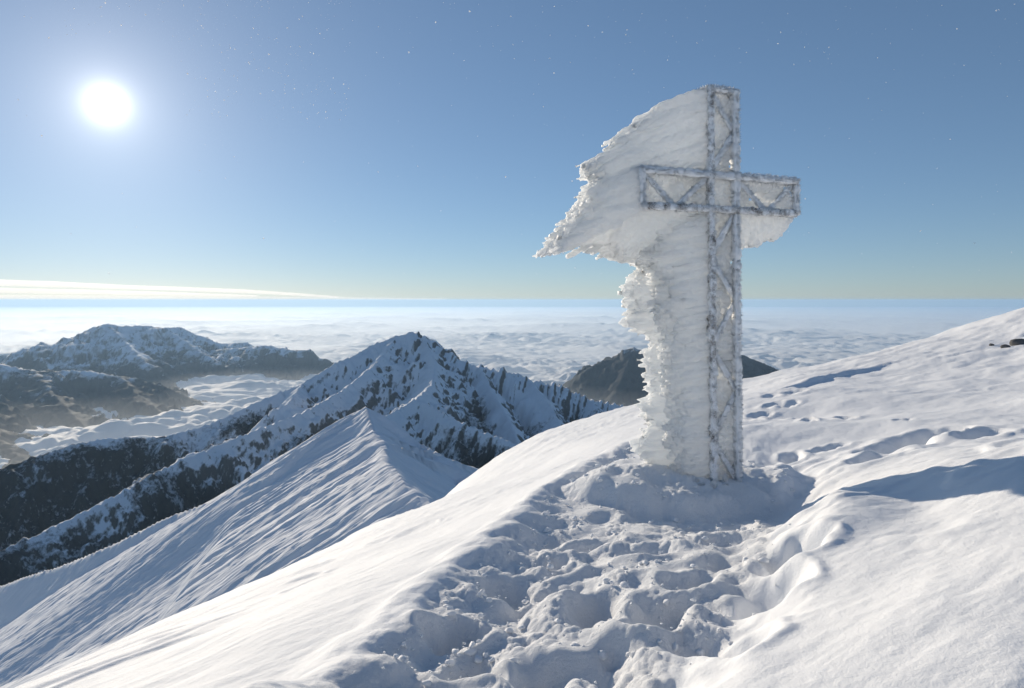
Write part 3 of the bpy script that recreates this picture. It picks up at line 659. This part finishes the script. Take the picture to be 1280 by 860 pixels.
for k in range(700):                                          # from the left end face
    z = gr.uniform(A0, A1 + .02); y0 = gr.uniform(-.17, .2); w_ = (A1 - z) / (A1 - A0)
    L = (0.42 + 0.60 * w_) * gr.uniform(.55, 1.02)
    feather((-AX + .03, y0, z), (-AX - L * .86, y0 + .30 * L + rj(.03), z - L * (.42 + .10 * w_) + rj(.03)), gr.uniform(.025, .04), gr.uniform(.010, .030))
for k in range(900):                                          # curtain under the left arm
    x0 = gr.uniform(-AX + .02, -W); y0 = gr.uniform(-.06, .25); L = gr.uniform(.25, 1.0) * np.interp(x0, [-AX, -.8, -W], [.42, .55, .75])
    feather((x0, y0, A0 + .02), (x0 - .35 * L, y0 + .12 + .25 * L, A0 - L * .85), gr.uniform(.03, .045), gr.uniform(.018, .04))
for k in range(900):                                          # right arm: hanging behind and below
    x0 = gr.uniform(W, AX + .02); y0 = gr.uniform(-.06, .16); L = gr.uniform(.3, 1.0) * np.interp(x0, [W, .6, AX], [.60, .52, .34])
    feather((x0, y0, A0 + .1), (x0 + .05 - .10 * L, y0 + .03 + .10 * L, A0 + .06 - L * .85), gr.uniform(.03, .045), gr.uniform(.018, .04))
def fill(n, x0, x1, z0, z1, y0, y1, holes):
    for k in range(n):
        x = gr.uniform(x0, x1); z = gr.uniform(z0, z1); y = gr.uniform(y0, y1)
        if any(((x - h[0] - .02) / (h[2] + .045)) ** 2 + ((z - h[1]) / (h[3] + .045)) ** 2 < 1 for h in holes): continue
        feather((x, y, z), (x - .07, y + .10, z - .02), gr.uniform(.035, .05), gr.uniform(.03, .045), rings=4)
ph = [(.06, 3.34, .07, .10), (.05, 2.60, .05, .10), (-.06, 2.40, .05, .06), (.07, 2.05, .05, .05), (.09, 1.85, .05, .16), (-.08, 1.62, .04, .08), (.06, 1.20, .06, .12), (-.05, .80, .04, .08)]
fill(3200, -W, W + .07, -.1, HT - .03, -.11, .17, ph)
fill(1500, -AX, AX + .06, A0, A1, -.10, .16, [(-.78, 2.96, .07, .10), (-.60, 2.98, .05, .12), (-.36, 3.04, .07, .12), (.30, 2.95, .06, .06), (.62, 2.98, .14, .08)])
for k in range(260):                                          # foot
    a = gr.random() * 6.28; rr_ = gr.uniform(.1, .42)
    feather((rr_ * math.cos(a) - .1, rr_ * math.sin(a) + .1, -.3), (rr_ * math.cos(a) - .12, rr_ * math.sin(a) + .1, gr.uniform(-.08, .12) * (1 - rr_)), .06, .05, rings=4)
tmp = add_mesh("rime_source", np.concatenate(fv), np.concatenate(fq), np.concatenate(ft))
md = tmp.modifiers.new("remesh", 'REMESH'); md.mode = 'VOXEL'; md.voxel_size = 0.013; md.use_smooth_shade = True
dg = bpy.context.evaluated_depsgraph_get(); dg.update()
me = bpy.data.meshes.new_from_object(tmp.evaluated_get(dg)); me.name = "rime_ice"
src = tmp.data; bpy.data.objects.remove(tmp); bpy.data.meshes.remove(src)
co = np.empty(len(me.vertices) * 3, np.float32); me.vertices.foreach_get('co', co); co = co.reshape(-1, 3)
no = np.empty(len(me.vertices) * 3, np.float32); me.vertices.foreach_get('normal', no); no = no.reshape(-1, 3)
kz = np.interp(co[:, 2], [0, 2.4, 2.9, 3.5], [.08, .2, .42, .5])
gu = co[:, 0] + kz * co[:, 2]; gv = co[:, 2] - kz * co[:, 0]; gw = co[:, 1] + .3 * co[:, 0]
gm = sstep(-.35, .45, perlin(gu * 2.3 + gw, gv * 3.1, 94))
dsp = 0.032 * gm * fbm(gu * 3.5, gv * 13 + gw * 9, 3, 95) + 0.009 * fbm(gu * 13 + gw * 8, gv * 36, 2, 98)
dsp = dsp + 0.042 * (0.30 - worley(gu * 3.2 + gw * 1.5 + .25 * perlin(gu * 5, gv * 5, 93), gv * 7.5, 91) ** 2) + 0.008 * (0.30 - worley(gu * 8 + gw * 4, gv * 17, 92) ** 2)
co = co + no * dsp[:, None]
me.vertices.foreach_set('co', co.ravel()); me.update()
me.materials.clear(); me.materials.append(M_RIME)
me.polygons.foreach_set('use_smooth', np.ones(len(me.polygons), bool))
rime = bpy.data.objects.new("rime_ice", me); COL.objects.link(rime); rime.parent = root
print("rime tris", len(me.polygons) * 2)

# hoar frost needles standing on the bars
gh = rng(99); hv, ht_ = [], []
def needle(p, d, L, w):
    d = d / np.linalg.norm(d); ref = np.array([0, 0, 1.0]) if abs(d[2]) < .8 else np.array([1.0, 0, 0])
    s = np.cross(d, ref); s /= np.linalg.norm(s); n_ = np.cross(s, d); i = len(hv)
    for k in range(3):
        a = 2.094 * k; hv.append(p + (s * math.cos(a) + n_ * math.sin(a)) * w)
    hv.append(p + d * L); ht_.extend([[i, i + 1, i + 3], [i + 1, i + 2, i + 3], [i + 2, i, i + 3]])
for a, b, w, t, bare in bars:
    L = np.linalg.norm(b - a); d = (b - a) / L; ref = np.array([0, 1.0, 0]) if abs(d[1]) < .9 else np.array([1.0, 0, 0])
    s = np.cross(d, ref); s /= np.linalg.norm(s); n_ = np.cross(s, d)
    for k in range(int(L * (900 if w > .045 and t > .03 else 450))):
        tt = gh.random() * L; an = gh.random() * 6.2832; o_ = s * math.cos(an) + n_ * math.sin(an)
        p = a + d * tt + s * math.cos(an) * w * .5 + n_ * math.sin(an) * t * .5
        if p[2] < -.05 or (bare and gh.random() < .6): continue
        needle(p, o_ + np.array([.35, -.25, .15]) + gh.normal(0, .35, 3), gh.uniform(.014, .046), gh.uniform(.004, .008))
o = add_mesh("hoar_frost", np.array(hv), None, np.array(ht_), M_RIME, root, kind='stuff', smooth=False)

# ------------------------------------------------------------------ loose snow, stones, ice crystals in the air
def icosphere(sub=2):
    import bmesh
    bm = bmesh.new(); bmesh.ops.create_icosphere(bm, subdivisions=sub, radius=1.0)
    v = np.array([q.co[:] for q in bm.verts]); f = np.array([[q.index for q in fc.verts] for fc in bm.faces]); bm.free(); return v, f
IV2, IF2 = icosphere(2); IV1, IF1 = icosphere(1); IV, IF = IV2, IF2
gc = rng(12)
n_c = 12000; dd = 2.2 + 8 * gc.random(n_c) ** 1.5; xx = gc.uniform(-1.0, 3.0, n_c); dl, _, dr, _ = lay(xx, dd)
pp = np.where((dl > .1) & (dr < -.02), np.where((dl > .12) & (dl < .55), .9, .35), 0.0) * np.where(perlin(xx * 1.6, dd * 1.6, 14) < -.05, .25, 1.0)
keep = np.nonzero(gc.random(n_c) < pp)[0][:1500]
px_, py_ = xx[keep], dd[keep]; rad_ = 0.006 + 0.022 * gc.random(len(keep)) ** 5
px_ = np.array(px_); py_ = np.array(py_); rad_ = np.array(rad_); pz_ = ground(px_, py_)
cv, cf, nn_ = [], [], 0
for i in range(len(px_)):
    sc = rad_[i] * (0.75 + 0.5 * gc.random(3)); ph = gc.random(3) * 9
    IV, IF = (IV2, IF2) if rad_[i] > .012 else (IV1, IF1)
    v = IV.copy()
    for _ in range(4):
        n_ = gc.normal(0, 1, 3); n_ /= np.linalg.norm(n_); v = v - np.outer(np.clip(v @ n_ - gc.uniform(.3, .8), 0, None), n_)
    v = v * (1 + 0.12 * np.sin(IV[:, [1]] * 4 + ph[0]) + 0.12 * np.sin(IV[:, [2]] * 5 + ph[1])) * sc * np.array([1.2, 1.2, .8])
    cf.append(IF + nn_); nn_ += len(IV); cv.append(v + np.array([px_[i], py_[i], pz_[i] + rad_[i] * .1]))
o = add_mesh("snow_clods", np.concatenate(cv), None, np.concatenate(cf), M_SNOW, kind='stuff')
o['label'] = 'loose snow clods scattered along the trodden trench'; o['category'] = 'snow clods'

IV, IF = IV2, IF2
def stone(name, px, py, d, size, seed, label, group):
    x, y, _ = pt(px, py, d); z = float(ground(np.array([x]), np.array([y]))[0]); gg = rng(seed)
    v = IV.copy()
    for k in range(9):                                        # chip flat faces into it
        n_ = gg.normal(0, 1, 3); n_ /= np.linalg.norm(n_); c = gg.uniform(.55, .85); dd = v @ n_; v = v - np.outer(np.clip(dd - c, 0, None), n_)
    v = v * np.array(size) + np.array([0, 0, size[2] * .25])
    o = add_mesh(name, v, None, IF, M_ROCK, smooth=False); o.location = (x, y, z)
    o.rotation_euler = (0, 0, gg.random() * 6); o['label'] = label; o['category'] = 'rock'; o['group'] = group
stone("rock", 1274, 424, 26, (.34, .28, .22), 1, 'largest dark rock poking out of the snow at the right edge', 'rocks in the snow')
stone("rock", 1256, 428, 25.5, (.2, .16, .12), 2, 'middle sized dark rock left of the largest one at the right edge', 'rocks in the snow')
stone("rock", 1240, 421, 27, (.11, .1, .08), 4, 'smallest and leftmost dark rock on the far right slope', 'rocks in the snow')

ga = rng(31); av, af = [], []
OCT = np.array([[1, 0, 0], [-1, 0, 0], [0, 1, 0], [0, -1, 0], [0, 0, 1], [0, 0, -1]], float)
OF = np.array([[0, 2, 4], [2, 1, 4], [1, 3, 4], [3, 0, 4], [2, 0, 5], [1, 2, 5], [3, 1, 5], [0, 3, 5]])
for k in range(900):
    px = ga.uniform(-60, 1340); py = 360 * ga.random() ** 1.9 - 10
    if ga.random() < .35: px = 60 + 380 * ga.random(); py = 150 * ga.random() ** 1.5
    if math.hypot(px - 133, py - 130) < 85: px += 200
    d = ga.uniform(3, 14); p = np.array(pt(px, py, d)); size = d / F * (0.42 + 1.1 * ga.random() ** 5)
    Q, _ = np.linalg.qr(ga.normal(0, 1, (3, 3)))
    av.append((OCT * np.array([1, .8, .35])) @ Q * size + p); af.append(OF + 6 * k)
m, t, b, nn, ln = mat_new("ice_crystal")
b.inputs['Base Color'].default_value = (.95, .95, .95, 1); tr = nn('ShaderNodeBsdfTranslucent'); tr.inputs['Color'].default_value = (1, 1, 1, 1)
mx = nn('ShaderNodeMixShader'); mx.inputs[0].default_value = 0.6; ln(b.outputs[0], mx.inputs[1]); ln(tr.outputs[0], mx.inputs[2]); ln(mx.outputs[0], t.nodes['Material Output'].inputs['Surface'])
o = add_mesh("airborne_ice_crystals", np.concatenate(av), None, np.concatenate(af), m, kind='stuff', smooth=False)
o['label'] = 'tiny ice crystals glinting in the air above the summit'; o['category'] = 'ice crystals'

# ------------------------------------------------------------------ the air
m, t, b, nn, ln = mat_new("haze_air"); t.nodes.remove(b)
pv = nn('ShaderNodeVolumePrincipled'); pv.inputs['Color'].default_value = (0.50, 0.74, 1.0, 1); pv.inputs['Density'].default_value = 1.5e-5; pv.inputs['Anisotropy'].default_value = 0.3
ln(pv.outputs[0], t.nodes['Material Output'].inputs['Volume'])
hx, z0, z1 = 122000.0, -4200.0, 60.0
v = np.array([[x, y, z] for z in (z0, z1) for y in (-hx, hx) for x in (-hx, hx)])
q = np.array([[0, 2, 3, 1], [4, 5, 7, 6], [0, 1, 5, 4], [2, 6, 7, 3], [0, 4, 6, 2], [1, 3, 7, 5]])
o = add_mesh("haze", v, q, None, m, kind='stuff', smooth=False); o['label'] = 'thin blue haze in the air between the mountains'; o['category'] = 'haze'

m, t, b, nn, ln = mat_new("mist_air"); t.nodes.remove(b)
pv = nn('ShaderNodeVolumePrincipled'); pv.inputs['Color'].default_value = (0.96, 0.98, 1.0, 1); pv.inputs['Density'].default_value = 1.0e-4; pv.inputs['Anisotropy'].default_value = 0.5
ln(pv.outputs[0], t.nodes['Material Output'].inputs['Volume'])
v = np.array([[x, y, z] for z in (-4100.0, -1140.0) for y in (-121000.0, 121000.0) for x in (-121000.0, 121000.0)])
o = add_mesh("valley_mist", v, q, None, m, kind='stuff', smooth=False); o['label'] = 'thin white mist lying over the clouds in the valleys'; o['category'] = 'mist'
